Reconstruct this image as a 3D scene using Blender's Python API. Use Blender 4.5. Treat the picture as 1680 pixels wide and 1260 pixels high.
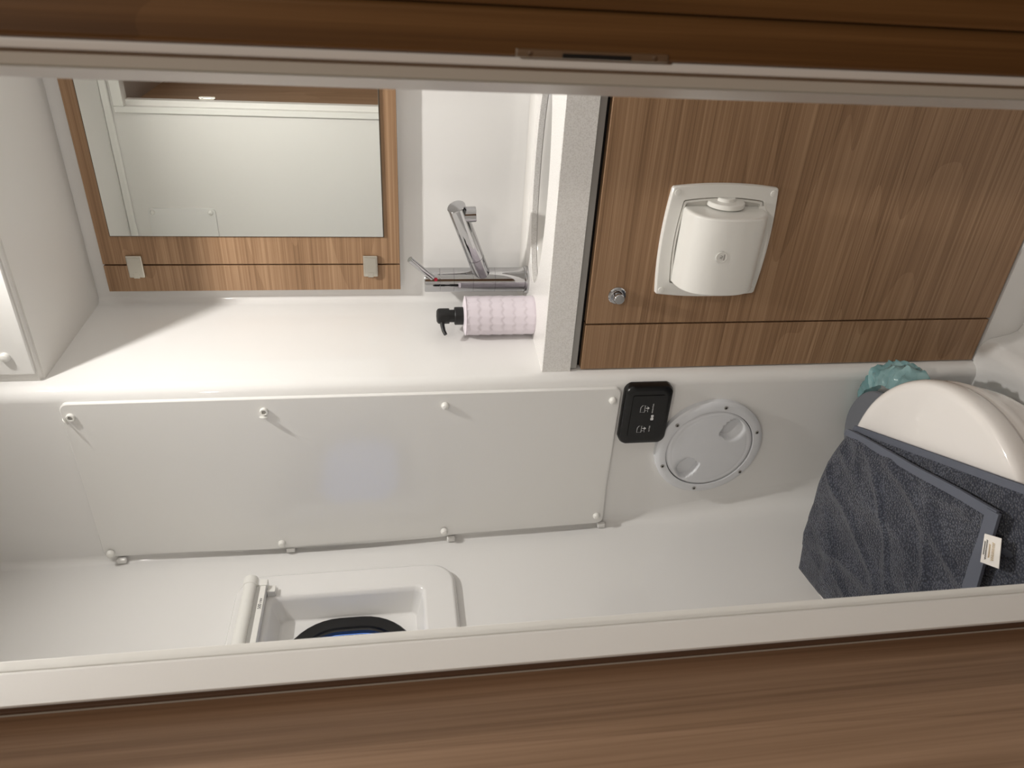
import bpy, bmesh, math, random
from mathutils import Vector, Matrix, noise as mnoise
random.seed(7)
PI = math.pi
for o in list(bpy.data.objects):
    bpy.data.objects.remove(o)
sc = bpy.context.scene
C = sc.collection
H = 1.30                      # camera height over the cabin floor; heights below are written relative to the lens

# ------------------------------------------------------------------ camera (held sideways), world, lights, exposure
R_ = Vector((0.85308509, 0.5210767, -0.02692389))       # viewer's right when upright
U_ = Vector((-0.05576456, 0.14235767, 0.98824319))      # viewer's up when upright
B_ = Vector((0.51878333, -0.84155414, 0.15050082))      # backwards
cd = bpy.data.cameras.new('camera')
cd.sensor_fit = 'HORIZONTAL'; cd.sensor_width = 36.0; cd.lens = 36.0 * 1213 / 1680
cd.clip_start = 0.02
cd.dof.use_dof = True; cd.dof.focus_distance = 1.35; cd.dof.aperture_fstop = 13.0
cam = bpy.data.objects.new('camera', cd); C.objects.link(cam)
xr, yu = -U_, R_
cam.matrix_world = Matrix(((xr.x, yu.x, B_.x, 0), (xr.y, yu.y, B_.y, 0), (xr.z, yu.z, B_.z, H), (0, 0, 0, 1)))
sc.camera = cam

w = bpy.data.worlds.new('dusk_sky'); sc.world = w; w.use_nodes = True
w.node_tree.nodes['Background'].inputs[0].default_value = (0.20, 0.40, 0.95, 1)
w.node_tree.nodes['Background'].inputs[1].default_value = 1.3

LAMP = (-0.19, 1.05, 0.842)
def area(name, loc, size, watts, col):
    ld = bpy.data.lights.new(name, 'AREA'); ld.shape = 'DISK'; ld.size = size
    ld.energy = watts; ld.color = col; ld.spread = math.radians(172)
    lo = bpy.data.objects.new(name, ld); C.objects.link(lo)
    lo.location = (loc[0], loc[1], loc[2] + H)
    return lo
area('ceiling_lamp_light', LAMP, 0.045, 8.3, (1.0, 0.966, 0.922))
area('passage_fill_light', (0.30, -0.60, 0.842), 0.07, 9.0, (1.0, 0.93, 0.84))  # added lamp out of view, lifts the door frame from the passage side

vs = sc.view_settings
vs.view_transform = 'Standard'; vs.look = 'None'; vs.gamma = 1.0; vs.use_curve_mapping = False
vs.exposure = 0.10

# ------------------------------------------------------------------ materials
def srgb(r, g, b):
    f = lambda c: (c / 255 / 12.92) if c / 255 <= 0.04045 else ((c / 255 + 0.055) / 1.055) ** 2.4
    return (f(r), f(g), f(b), 1)
def mat(name, col, rough=0.4, metal=0.0, spec=0.5, **kw):
    m = bpy.data.materials.new(name); m.use_nodes = True
    p = m.node_tree.nodes['Principled BSDF']
    p.inputs['Base Color'].default_value = col
    p.inputs['Roughness'].default_value = rough
    p.inputs['Metallic'].default_value = metal
    p.inputs['Specular IOR Level'].default_value = spec
    for k, v in kw.items():
        p.inputs[k.replace('_', ' ')].default_value = v
    return m
def N(m, t, **kw):
    n = m.node_tree.nodes.new(t)
    for k, v in kw.items():
        if hasattr(n, k): setattr(n, k, v)
        else: n.inputs[k.replace('_', ' ')].default_value = v
    return n
def LK(m, a, b): m.node_tree.links.new(a, b)
def bump(m, scale, strength, dist=0.001, detail=4, vec=(1, 1, 1), tex='ShaderNodeTexNoise'):
    tc = N(m, 'ShaderNodeTexCoord'); mp = N(m, 'ShaderNodeMapping'); mp.inputs['Scale'].default_value = vec
    LK(m, tc.outputs['Object'], mp.inputs[0])
    t = N(m, tex); t.inputs['Scale'].default_value = scale
    if 'Detail' in t.inputs: t.inputs['Detail'].default_value = detail
    LK(m, mp.outputs[0], t.inputs['Vector'])
    b = N(m, 'ShaderNodeBump'); b.inputs['Strength'].default_value = strength; b.inputs['Distance'].default_value = dist
    LK(m, t.outputs[0], b.inputs['Height'])
    LK(m, b.outputs[0], m.node_tree.nodes['Principled BSDF'].inputs['Normal'])
    return t
def tint(m, scale, c0, c1, lo=0.35, hi=0.65, detail=3):
    tc = N(m, 'ShaderNodeTexCoord'); t = N(m, 'ShaderNodeTexNoise')
    t.inputs['Scale'].default_value = scale; t.inputs['Detail'].default_value = detail
    LK(m, tc.outputs['Object'], t.inputs['Vector'])
    r = N(m, 'ShaderNodeValToRGB'); r.color_ramp.elements[0].position = lo; r.color_ramp.elements[1].position = hi
    r.color_ramp.elements[0].color = c0; r.color_ramp.elements[1].color = c1
    LK(m, t.outputs[0], r.inputs[0]); LK(m, r.outputs[0], m.node_tree.nodes['Principled BSDF'].inputs['Base Color'])
def wood(name, dark, mid, light, along='X', rough=0.42, freq=1.0, seed=0.0):
    """veneer: long straight streaks with slow wandering, running along one axis"""
    m = mat(name, mid, rough, spec=0.35)
    tc = N(m, 'ShaderNodeTexCoord')
    def noise(sc_al, sc_ac, detail, off):
        mp = N(m, 'ShaderNodeMapping')
        mp.inputs['Scale'].default_value = {'X': (sc_al, sc_ac, sc_ac), 'Z': (sc_ac, sc_ac, sc_al)}[along]
        mp.inputs['Location'].default_value = (off + seed, off * 1.7, off * 0.6 + seed)
        LK(m, tc.outputs['Object'], mp.inputs[0])
        t = N(m, 'ShaderNodeTexNoise'); t.inputs['Scale'].default_value = 1.0
        t.inputs['Detail'].default_value = detail; t.inputs['Roughness'].default_value = 0.6
        LK(m, mp.outputs[0], t.inputs['Vector'])
        return t.outputs[0]
    def math_(op, a, b):
        n = N(m, 'ShaderNodeMath', operation=op)
        for i, v in enumerate((a, b)):
            if isinstance(v, (int, float)): n.inputs[i].default_value = v
            else: LK(m, v, n.inputs[i])
        return n.outputs[0]
    slow = noise(0.55, 5 * freq, 1, 3.1)                # wandering growth rings -> cathedral arches
    rings = math_('FRACT', math_('MULTIPLY', slow, 13.0), 0)
    streak = noise(1.3, 210 * freq, 5, 8.4)
    fine = noise(3.0, 520 * freq, 3, 1.3)
    broad = noise(0.6, 20 * freq, 2, 5.5)
    v = math_('ADD', math_('MULTIPLY', rings, 0.10), math_('ADD', math_('MULTIPLY', streak, 0.75),
        math_('ADD', math_('MULTIPLY', fine, 0.36), math_('MULTIPLY', broad, 0.25))))
    r = N(m, 'ShaderNodeValToRGB')
    e = r.color_ramp.elements
    e[0].position = 0.53; e[0].color = dark
    e[1].position = 0.93; e[1].color = light
    k = e.new(0.72); k.color = mid
    LK(m, v, r.inputs[0]); LK(m, r.outputs[0], m.node_tree.nodes['Principled BSDF'].inputs['Base Color'])
    b = N(m, 'ShaderNodeBump'); b.inputs['Strength'].default_value = 0.12; b.inputs['Distance'].default_value = 0.0006
    LK(m, streak, b.inputs['Height']); LK(m, b.outputs[0], m.node_tree.nodes['Principled BSDF'].inputs['Normal'])
    return m

GEL = mat('white_gelcoat', srgb(241, 240, 238), 0.06, spec=0.6); bump(GEL, 5, 0.02, 0.004, 2)
GELM = mat('matt_white_liner', srgb(238, 236, 232), 0.38); bump(GELM, 60, 0.04, 0.001)
PLATE = mat('white_plastic_sheet', srgb(239, 238, 235), 0.13); bump(PLATE, 3, 0.04, 0.003, 1)
PLAST = mat('white_plastic', srgb(240, 239, 234), 0.28); bump(PLAST, 90, 0.03, 0.0006)
PLASTG = mat('cool_white_plastic', srgb(226, 228, 232), 0.26); bump(PLASTG, 90, 0.03, 0.0006)
CERAM = mat('glazed_ceramic', srgb(240, 236, 232), 0.08, Coat_Weight=0.4); bump(CERAM, 4, 0.02, 0.002, 1)
STONE = mat('white_speckled_stone', srgb(232, 229, 224), 0.28)
tint(STONE, 420, srgb(226, 223, 219), srgb(242, 240, 237), 0.36, 0.56, 5)
BASIN = mat('white_basin', srgb(236, 234, 230), 0.10); bump(BASIN, 6, 0.02, 0.002, 1)
CHROME = mat('polished_chrome', srgb(190, 190, 192), 0.05, 1.0); bump(CHROME, 30, 0.01, 0.0005, 1)
SATIN = mat('satin_nickel', srgb(206, 202, 192), 0.28, 1.0); bump(SATIN, 300, 0.03, 0.0003)
ALU = mat('grey_aluminium', srgb(168, 166, 162), 0.42, 0.5); bump(ALU, 200, 0.03, 0.0003)
BLACK = mat('black_plastic', srgb(15, 15, 16), 0.26); bump(BLACK, 80, 0.04, 0.0006)
BLACKM = mat('matt_black_plastic', srgb(20, 20, 21), 0.45); bump(BLACKM, 120, 0.04, 0.0005)
GAP = mat('dark_shadow_gap', srgb(14, 12, 11), 0.7); bump(GAP, 50, 0.1, 0.001)
RUBBER = mat('grey_seal', srgb(200, 193, 182), 0.5); bump(RUBBER, 40, 0.1, 0.001)
MIRROR = mat('mirror_glass', (0.90, 0.925, 0.90, 1), 0.004, 1.0); tint(MIRROR, 2, (0.89, 0.915, 0.885, 1), (0.91, 0.93, 0.91, 1))
MEDGE = mat('mirror_edge', srgb(84, 74, 60), 0.4); bump(MEDGE, 300, 0.3, 0.001)
GREYBIN = mat('grey_bin_plastic', srgb(110, 113, 120), 0.4); bump(GREYBIN, 120, 0.05, 0.0006)
INKW = mat('white_print', srgb(225, 225, 225), 0.5); tint(INKW, 50, srgb(220, 220, 220), srgb(230, 230, 230))
INKG = mat('grey_print', srgb(120, 118, 112), 0.5); tint(INKG, 50, srgb(112, 110, 104), srgb(126, 124, 118))
INKD = mat('dark_print', srgb(45, 46, 52), 0.6); tint(INKD, 50, srgb(40, 41, 47), srgb(50, 51, 56))
INKO = mat('ochre_print', srgb(196, 164, 92), 0.6); tint(INKO, 50, srgb(190, 158, 86), srgb(204, 172, 100))
RED = mat('red_mark', srgb(170, 20, 50), 0.4); tint(RED, 50, srgb(165, 18, 46), srgb(176, 24, 54))
LABELW = mat('white_ribbon', srgb(236, 232, 226), 0.7); bump(LABELW, 900, 0.2, 0.0004)
LILAC = mat('pale_lilac_ceramic', srgb(231, 222, 230), 0.42); bump(LILAC, 200, 0.04, 0.0004)
WOODX = wood('walnut_veneer_across', srgb(132, 102, 75), srgb(158, 125, 95), srgb(182, 149, 117), 'X')
WOODM = wood('walnut_veneer_mirror_door', srgb(132, 102, 75), srgb(158, 125, 95), srgb(182, 149, 117), 'X', seed=4.3)
WOODZ = wood('walnut_veneer_upright', srgb(140, 111, 86), srgb(163, 132, 105), srgb(182, 150, 122), 'Z', freq=0.55)
WOODP = wood('walnut_post', srgb(92, 64, 36), srgb(110, 78, 45), srgb(130, 95, 58), 'Z', freq=0.8, seed=2.0)
DARKW = mat('dark_brown_seal', srgb(108, 82, 64), 0.5); bump(DARKW, 60, 0.1, 0.001)
GLASS = mat('tinted_glass', (0.75, 0.85, 1.0, 1), 0.02, Transmission_Weight=1.0, IOR=1.45); bump(GLASS, 3, 0.01, 0.001, 1)
TEAL = mat('teal_film', srgb(170, 218, 222), 0.10, Transmission_Weight=0.6, IOR=1.2); bump(TEAL, 90, 0.35, 0.003, 3)
LED = mat('lamp_diffuser', srgb(255, 248, 235), 0.4); bump(LED, 30, 0.02, 0.001)
_p = LED.node_tree.nodes['Principled BSDF']; _p.inputs['Emission Color'].default_value = (1, 0.92, 0.8, 1); _p.inputs['Emission Strength'].default_value = 6
# terry cloth
TERRY = mat('charcoal_terry', srgb(74, 77, 86), 0.95, spec=0.1, Sheen_Weight=0.25)
def terry(m):
    tc = N(m, 'ShaderNodeTexCoord')
    n1 = N(m, 'ShaderNodeTexVoronoi'); n1.inputs['Scale'].default_value = 340
    n2 = N(m, 'ShaderNodeTexNoise'); n2.inputs['Scale'].default_value = 28; n2.inputs['Detail'].default_value = 5
    for n in (n1, n2): LK(m, tc.outputs['Object'], n.inputs['Vector'])
    a = N(m, 'ShaderNodeMath', operation='MULTIPLY_ADD'); a.inputs[1].default_value = 0.75
    LK(m, n2.outputs[0], a.inputs[0]); LK(m, n1.outputs['Distance'], a.inputs[2])
    r = N(m, 'ShaderNodeValToRGB'); r.color_ramp.elements[0].position = 0.30; r.color_ramp.elements[1].position = 0.95
    r.color_ramp.elements[0].color = srgb(100, 105, 118); r.color_ramp.elements[1].color = srgb(54, 57, 67)
    LK(m, a.outputs[0], r.inputs[0]); LK(m, r.outputs[0], m.node_tree.nodes['Principled BSDF'].inputs['Base Color'])
    b = N(m, 'ShaderNodeBump'); b.inputs['Strength'].default_value = 0.9; b.inputs['Distance'].default_value = 0.0025; b.invert = True
    LK(m, n1.outputs['Distance'], b.inputs['Height']); LK(m, b.outputs[0], m.node_tree.nodes['Principled BSDF'].inputs['Normal'])
terry(TERRY)
HEM = mat('woven_hem', srgb(102, 106, 117), 0.85, spec=0.15)
bump(HEM, 700, 0.5, 0.0008, 0, tex='ShaderNodeTexChecker')

# ------------------------------------------------------------------ helpers
def add(o, label=None, cat=None, group=None, kind=None):
    if label: o['label'] = label
    if cat: o['category'] = cat
    if group: o['group'] = group
    if kind: o['kind'] = kind
    return o
def thing(name, loc, label, cat, group=None, kind=None):
    o = bpy.data.objects.new(name, None); C.objects.link(o)
    o.location = (loc[0], loc[1], loc[2] + H); o.empty_display_size = 0.05
    return add(o, label, cat, group, kind)
def base_of(parent):
    v = Vector((0, 0, 0)); p = parent
    while p is not None:
        v += p.location; p = p.parent
    return v
def obj(name, bm, m, parent=None, loc=None, angle=32, label=None):
    """vertices come in scene coordinates (z relative to the lens); the object's origin is its parent's, or loc"""
    bmesh.ops.recalc_face_normals(bm, faces=bm.faces[:])
    b = base_of(parent) if parent is not None else (Vector((loc[0], loc[1], loc[2] + H)) if loc else Vector((0, 0, 0)))
    for v in bm.verts: v.co = Vector((v.co.x - b.x, v.co.y - b.y, v.co.z + H - b.z))
    me = bpy.data.meshes.new(name); bm.to_mesh(me); bm.free()
    for p in me.polygons: p.use_smooth = True
    me.set_sharp_from_angle(angle=math.radians(angle))
    me.materials.append(m)
    o = bpy.data.objects.new(name, me); C.objects.link(o)
    wn = o.modifiers.new('even_normals', 'WEIGHTED_NORMAL'); wn.keep_sharp = True; wn.weight = 100
    if parent is not None: o.parent = parent
    elif loc: o.location = b
    if label: o['label'] = label
    return o
def new(): return bmesh.new()
def box(x0, x1, y0, y1, z0, z1, bev=0.0, seg=3, bm=None):
    own = bm is None
    t = bmesh.new()
    vs_ = [t.verts.new((x, y, z)) for x in (x0, x1) for y in (y0, y1) for z in (z0, z1)]
    for f in ((0, 1, 3, 2), (4, 6, 7, 5), (0, 4, 5, 1), (2, 3, 7, 6), (0, 2, 6, 4), (1, 5, 7, 3)):
        t.faces.new([vs_[i] for i in f])
    if bev > 0:
        bmesh.ops.bevel(t, geom=t.edges[:] , offset=bev, segments=seg, affect='EDGES', profile=0.5)
    if own: return t
    join(bm, t); return bm
def join(bm, t):
    mp = {v: bm.verts.new(v.co) for v in t.verts}
    for f in t.faces:
        try: bm.faces.new([mp[v] for v in f.verts])
        except ValueError: pass
    t.free()
def loft(rings, cap0=True, cap1=True, closed=True, bm=None):
    bm = bm or bmesh.new()
    rv = [[bm.verts.new(p) for p in r] for r in rings]
    n = len(rv[0])
    for a, b in zip(rv, rv[1:]):
        for i in range(n if closed else n - 1):
            j = (i + 1) % n
            bm.faces.new((a[i], a[j], b[j], b[i]))
    if closed and cap0: bm.faces.new(rv[0])
    if closed and cap1: bm.faces.new(rv[-1])
    return bm
def frame(axis):
    a = Vector(axis).normalized()
    t = Vector((0, 0, 1)) if abs(a.z) < 0.9 else Vector((1, 0, 0))
    u = a.cross(t).normalized(); v = a.cross(u)
    return a, u, v
def lathe(profile, org, axis, n=32, bm=None, cap0=True, cap1=True):
    a, u, v = frame(axis); o = Vector(org)
    rings = [[o + a * h + (u * math.cos(2 * PI * i / n) + v * math.sin(2 * PI * i / n)) * r for i in range(n)] for r, h in profile]
    return loft(rings, cap0, cap1, bm=bm)
def cyl(p0, p1, r0, r1=None, n=24, bev=0.0, bm=None):
    p0 = Vector(p0); d = Vector(p1) - p0; L = d.length; r1 = r0 if r1 is None else r1
    prof = [(r0, 0), (r1, L)] if not bev else [(r0 - bev, 0), (r0 - bev * 0.3, bev * 0.3), (r0, bev), (r1, L - bev), (r1 - bev * 0.3, L - bev * 0.3), (r1 - bev, L)]
    return lathe(prof, p0, d, n, bm)
def tube(pts, r, n=10, bm=None):
    pts = [Vector(p) for p in pts]; rings = []
    for i, p in enumerate(pts):
        d = pts[min(i + 1, len(pts) - 1)] - pts[max(i - 1, 0)]
        a, u, v = frame(d)
        rr = r[i] if isinstance(r, (list, tuple)) else r
        rings.append([p + (u * math.cos(2 * PI * k / n) + v * math.sin(2 * PI * k / n)) * rr for k in range(n)])
    return loft(rings, bm=bm)
def rrect(a0, a1, b0, b1, r, n=8):
    out = []
    for (ca, cb, s) in ((a1 - r, b1 - r, 0), (a0 + r, b1 - r, 1), (a0 + r, b0 + r, 2), (a1 - r, b0 + r, 3)):
        for i in range(n + 1):
            t = (s + i / n) * PI / 2
            out.append((ca + r * math.cos(t), cb + r * math.sin(t)))
    return out
def text(name, body, size, m, parent, org, right, up, label=None, depth=0.0001):
    cu = bpy.data.curves.new(name, 'FONT'); cu.body = body; cu.size = size; cu.align_x = 'CENTER'; cu.align_y = 'CENTER'
    cu.extrude = depth
    t = bpy.data.objects.new(name + '_tmp', cu); C.objects.link(t)
    bpy.context.view_layer.update()
    me = bpy.data.meshes.new_from_object(t); bpy.data.objects.remove(t); bpy.data.curves.remove(cu)
    r = Vector(right).normalized(); u = Vector(up).normalized(); nn = r.cross(u)
    o = bpy.data.objects.new(name, me); C.objects.link(o)
    me.materials.clear(); me.materials.append(m)
    b = base_of(parent)
    for v in me.vertices:
        q = Vector(org) + r * v.co.x + u * v.co.y + nn * v.co.z
        v.co = Vector((q.x - b.x, q.y - b.y, q.z + H - b.z))
    o.parent = parent
    if label: o['label'] = label
    return o
def struct(name, bm, m, label, cat, parent=None):
    o = obj(name, bm, m, parent)
    if parent is None: add(o, label, cat, kind='structure')
    return o

# ------------------------------------------------------------------ shell
FLOOR, CEIL, PLINTH = -1.30, 0.86, -1.22
YP = 1.2            # wall that carries the screwed sheet
YB = 1.484           # back of the basin niche
YD0, YD1 = 0.39, 0.42   # bulkhead with the doorway
XJ, XR = -0.5086, -0.0735
DTOP = 0.80
def interp(tab, z):
    for (z0, x0), (z1, x1) in zip(tab, tab[1:]):
        if z0 >= z >= z1:
            t = (z0 - z) / (z0 - z1); return x0 + (x1 - x0) * t
    return tab[-1][1] if z < tab[-1][0] else tab[0][1]
HULL = [(0.95, -1.138), (0.59, -1.136), (0.2, -1.132), (-0.12, -1.128), (-0.35, -1.118), (-0.47, -1.110), (-0.7, -1.088), (-0.93, -1.063), (-1.31, -1.020)]
FIL = [(0.95, 0.014), (-0.42, 0.014), (-0.55, 0.024), (-0.8, 0.045), (-1.31, 0.07)]
hx = lambda z: interp(HULL, z)
fr = lambda z: interp(FIL, z)
WY0, WY1, WZ0, WZ1 = 0.61, 1.075, -0.06, 0.285      # hole for the port light

# hull side with its cove into the back wall
bm = new()
zs = [0.95, 0.75, 0.59, 0.4, WZ1, 0.12, WZ0, -0.12, -0.25, -0.35, -0.42, -0.47, -0.55, -0.62, -0.7, -0.8, -0.93, -1.05, -1.18, -1.31]
rows = []
for z in zs:
    x, r = hx(z), fr(z)
    row = [(x, 0.38, z), (x, 0.5, z), (x, WY0, z), (x, 0.84, z), (x, WY1, z), (x, 1.09, z), (x, YP - r, z)]
    for k in range(1, 9):
        t = k / 8 * PI / 2
        row.append((x + r - r * math.cos(t), YP - r + r * math.sin(t), z))
    rows.append([bm.verts.new(p) for p in row])
for i in range(len(zs) - 1):
    for j in range(len(rows[0]) - 1):
        if zs[i] <= WZ1 and zs[i + 1] >= WZ0 and 2 <= j <= 3: continue
        bm.faces.new((rows[i][j], rows[i][j + 1], rows[i + 1][j + 1], rows[i + 1][j]))
struct('wall_left', bm, GEL, 'glossy white moulded hull side with the port light', 'wall')

# back wall: flat part with the sheet, rounded outer corner, niche side, niche back
def profile(z, with_niche):
    pts = [(hx(z) + fr(z), YP), (-0.95, YP), (-0.754, YP)]
    for k in range(1, 9):
        t = k / 8 * PI / 2
        pts.append((-0.754 + 0.0255 * math.sin(t), YP + 0.027 - 0.027 * math.cos(t)))
    r = 0.016
    pts += [(-0.7205, 1.28), (-0.6935, YB - r)]
    for k in range(1, 9):
        t = k / 8 * PI / 2
        pts.append((-0.6935 + r - r * math.cos(t), YB - r + r * math.sin(t)))
    pts += [(-0.4, YB), (0.42, YB)]
    return [(x, y, z) for x, y in pts]
zz = [0.95, 0.6, 0.2, -0.12, -0.30, -0.34]
bm = loft([profile(z, True) for z in zz], closed=False)
zz2 = [-0.34, -0.42, -0.47, -0.55, -0.62, -0.7, -0.8, -0.93, -1.05, -1.18, -1.31]
bm = loft([profile(z, False) for z in zz2], closed=False, bm=bm)
# sloping underside of the moulded mirror carcass, and plinth strip below the cabinet
box(-0.727, 0.42, 1.222, 1.30, -1.31, -1.222, 0, bm=bm)
struct('wall_back', bm, GEL, 'glossy white moulded back wall stepping into the basin niche', 'wall')

# floor pan with raised toilet plinth
bm = box(-1.2, 0.45, YD0, 1.3, FLOOR - 0.03, FLOOR)
fl = struct('floor', bm, GEL, 'glossy white moulded floor pan', 'floor')
bm = new()
prof = [(-1.2, PLINTH), (-0.70, PLINTH)]
for k in range(1, 7):
    t = k / 6 * PI / 2
    prof.append((-0.70 + 0.03 * math.sin(t), PLINTH - 0.03 + 0.03 * math.cos(t)))
prof += [(-0.662, FLOOR + 0.02), (-0.655, FLOOR + 0.006), (-0.64, FLOOR)]
loft([[(x, y, z) for x, z in prof] for y in (YD1, 0.8, 1.2215)], closed=False, bm=bm)
obj('toilet_plinth', bm, GEL, fl)

# ceiling
struct('ceiling', box(-1.2, 0.45, YD0, 1.56, CEIL, CEIL + 0.02), GELM, 'matt white headliner over the cabin', 'ceiling')
struct('wall_right', box(0.42, 0.45, YD0, 1.56, FLOOR, CEIL), GEL, 'white moulded wall at the unseen end of the cabin', 'wall')

# bulkhead with doorway
bm = new()
box(-1.2, XJ - 0.012, YD0, YD1, FLOOR, CEIL, bm=bm)
box(XR + 0.02, 0.45, YD0, YD1, FLOOR, CEIL, bm=bm)
box(XJ - 0.012, XR + 0.02, YD0, YD1, DTOP + 0.012, CEIL, bm=bm)
wf = struct('wall_front', bm, GELM, 'white bulkhead around the doorway', 'wall')

mo = struct('trim_3', box(-1.13, 0.42, YD1, YD1 + 0.014, CEIL - 0.022, CEIL, 0.005), PLAST, 'slim white moulding between bulkhead and ceiling', 'moulding')
# white frame round the doorway
t1 = thing('trim_1', (XJ, YD0, FLOOR), 'white lining and casing of the doorway, hinge side and head', 'door frame', kind='structure')
obj('jamb_lining', box(XJ - 0.012, XJ, YD0 - 0.001, YD1 + 0.001, FLOOR, DTOP, 0.0015), GELM, t1)
pr = [(XJ - 0.0005, 0.4060), (-0.4932, 0.4060), (-0.4925, 0.4052), (-0.4925, 0.3775), (-0.4932, 0.3772), (XJ - 0.0005, 0.3897)]
obj('stop', loft([[(x, y, z) for x, y in pr] for z in (FLOOR, DTOP)]), GELM, t1)
obj('casing', box(XJ - 0.018, XJ + 0.0002, YD1, YD1 + 0.012, FLOOR, DTOP + 0.03, 0.002), PLAST, t1)
obj('head_lining', box(XJ - 0.012, XR + 0.02, YD0 - 0.001, YD1 + 0.001, DTOP, DTOP + 0.012, 0.0015), GELM, t1)
obj('head_casing', box(XJ + 0.0002, XR + 0.03, YD1, YD1 + 0.012, DTOP - 0.0002, DTOP + 0.03, 0.002), PLAST, t1)
obj('rebate', box(XJ - 0.03, XJ - 0.0012, YD0 - 0.0045, YD0 - 0.001, FLOOR, DTOP, 0.0004), DARKW, t1, label='dark brown door rebate')

# latch side frame: pale strips, seal and timber post
t2 = thing('trim_2', (XR, YD0, FLOOR), 'stepped white frame strips with seal and dark wooden post, latch side', 'door frame', kind='structure')
pr = [(XR, YD1 + 0.012), (XR, YD1), (XR + 0.0012, YD1 - 0.004), (XR + 0.0085, 0.3965), (XR + 0.0090, 0.3955), (XR + 0.0090, YD1 + 0.012)]
obj('jamb_lining', loft([[(x, y, z) for x, y in pr] for z in (FLOOR, DTOP)]), PLAST, t2)
obj('seal', box(XR + 0.0090, XR + 0.0178, 0.3970, YD1, FLOOR, DTOP, 0.0015), RUBBER, t2, label='grey rubber door seal')
obj('frame_strip', box(XR + 0.0178, XR + 0.0226, 0.3880, YD1, FLOOR, DTOP, 0.0012), GELM, t2)
POSTX0, POSTX1 = XR + 0.0226, -0.0290
obj('post', box(POSTX0, POSTX1, 0.3850, YD1 - 0.02, FLOOR, CEIL, 0.003, 4), WOODP, t2, label='dark solid wood post')
# striker plate
st = box(POSTX0 + 0.0002, POSTX0 + 0.0042, 0.3838, 0.3862, -0.137, -0.060, 0.0006)
so = obj('striker_plate', st, SATIN, t2, label='worn metal striker plate')
obj('latch_slot', box(POSTX0 + 0.0006, POSTX0 + 0.0028, 0.3833, 0.3845, -0.118, -0.083, 0.0003), GAP, so)
for z in (-0.130, -0.067):
    obj('screw', lathe([(0.0011, 0), (0.0011, 0.0006), (0.0004, 0.0008)], (POSTX0 + 0.0022, 0.3838, z), (0, -1, 0), 10), CHROME, so)

# passage side: wooden bulkhead, and the rest of the passage behind the camera
bm = new()
box(-0.0285, 1.0, 0.3835, YD0, FLOOR, CEIL, 0.0012, bm=bm)
struct('wall_passage_front', bm, WOODP, 'dark wooden passage bulkhead beside the latch post', 'wall')
struct('wall_passage_left', box(-1.3, -1.27, -1.5, 0.42, FLOOR, CEIL), WOODZ, 'wooden wall of the passage behind the open door', 'wall')
struct('wall_passage_right', box(1.0, 1.03, -1.5, 0.42, FLOOR, CEIL), WOODZ, 'wooden passage wall right of the camera', 'wall')
struct('wall_passage_back', box(-1.3, 1.03, -1.53, -1.5, FLOOR, CEIL), WOODZ, 'wooden passage wall behind the camera', 'wall')
bm = box(-1.3, 1.03, -1.53, YD0, FLOOR - 0.03, FLOOR)
struct('floor_passage', bm, WOODP, 'wooden floor of the passage', 'floor')
struct('ceiling_passage', box(-1.3, 1.03, -1.53, YD0, CEIL, CEIL + 0.02), GELM, 'white ceiling of the passage', 'ceiling')
struct('wall_passage_outer', box(-1.3, XJ - 0.03, 0.375, YD0, FLOOR, CEIL), WOODZ, 'wooden bulkhead hidden behind the open door', 'wall')

# open door leaf, hinged on the left jamb
d1 = thing('door_1', (-0.5130, 0.385, FLOOR + 0.01), 'open wooden door leaf with upright grain and pale edge band', 'door', kind='structure')
leaf = obj('leaf', box(-0.5375, -0.5126, -0.07, 0.3838, FLOOR + 0.012, DTOP - 0.003, 0.0006), WOODZ, d1)
obj('edge_band', box(-0.5375, -0.5124, 0.3838, 0.3852, FLOOR + 0.012, DTOP - 0.003, 0.0003), RUBBER, d1, label='thin pale grey edge band')
for z in (0.57, -1.0):
    hg = obj('hinge', box(-0.5124, -0.4905, 0.3600, 0.3752, z - 0.022, z + 0.022, 0.0006), SATIN, d1, label='small nickel hinge')
    obj('knuckle', cyl((-0.4900, 0.3640, z - 0.024), (-0.4900, 0.3640, z + 0.024), 0.0042, n=16), SATIN, hg)
    for dz in (-0.014, 0.014):
        obj('screw', lathe([(0.0030, 0), (0.0026, 0.0008), (0.001, 0.001)], (-0.4905, 0.3715, z + dz), (1, 0, 0), 10), CHROME, hg)

# ------------------------------------------------------------------ port light in the hull
w1 = thing('window_1', (-1.12, 0.84, -0.09), 'small port light with black oval rim in a moulded white surround', 'window', kind='structure')
def yz_ring(y0, y1, z0, z1, r, x, n=10): return [(x if not callable(x) else x(b), a, b) for a, b in rrect(y0, y1, z0, z1, r, n)]
R = []
R.append(yz_ring(0.580, 1.112, -0.102, 0.325, 0.050, lambda z: hx(z) - 0.002))
R.append(yz_ring(0.581, 1.111, -0.101, 0.324, 0.050, lambda z: hx(z) + 0.010))
R.append(yz_ring(0.584, 1.107, -0.097, 0.321, 0.048, lambda z: hx(z) + 0.017))
R.append(yz_ring(0.590, 1.101, -0.091, 0.316, 0.044, lambda z: hx(z) + 0.020))
R.append(yz_ring(0.634, 1.056, -0.042, 0.262, 0.022, lambda z: hx(z) + 0.020))
R.append(yz_ring(0.640, 1.049, -0.036, 0.255, 0.018, lambda z: hx(z) + 0.016))
R.append(yz_ring(0.642, 1.046, -0.033, 0.252, 0.016, lambda z: hx(z) + 0.008))
R.append(yz_ring(0.652, 1.034, -0.023, 0.240, 0.014, -1.163))
R.append(yz_ring(0.656, 1.029, -0.018, 0.235, 0.014, -1.167))
R.append(yz_ring(0.680, 1.000, 0.002, 0.205, 0.095, -1.167))
obj('surround', loft(R, False, False), GEL, w1, angle=65)
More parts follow.
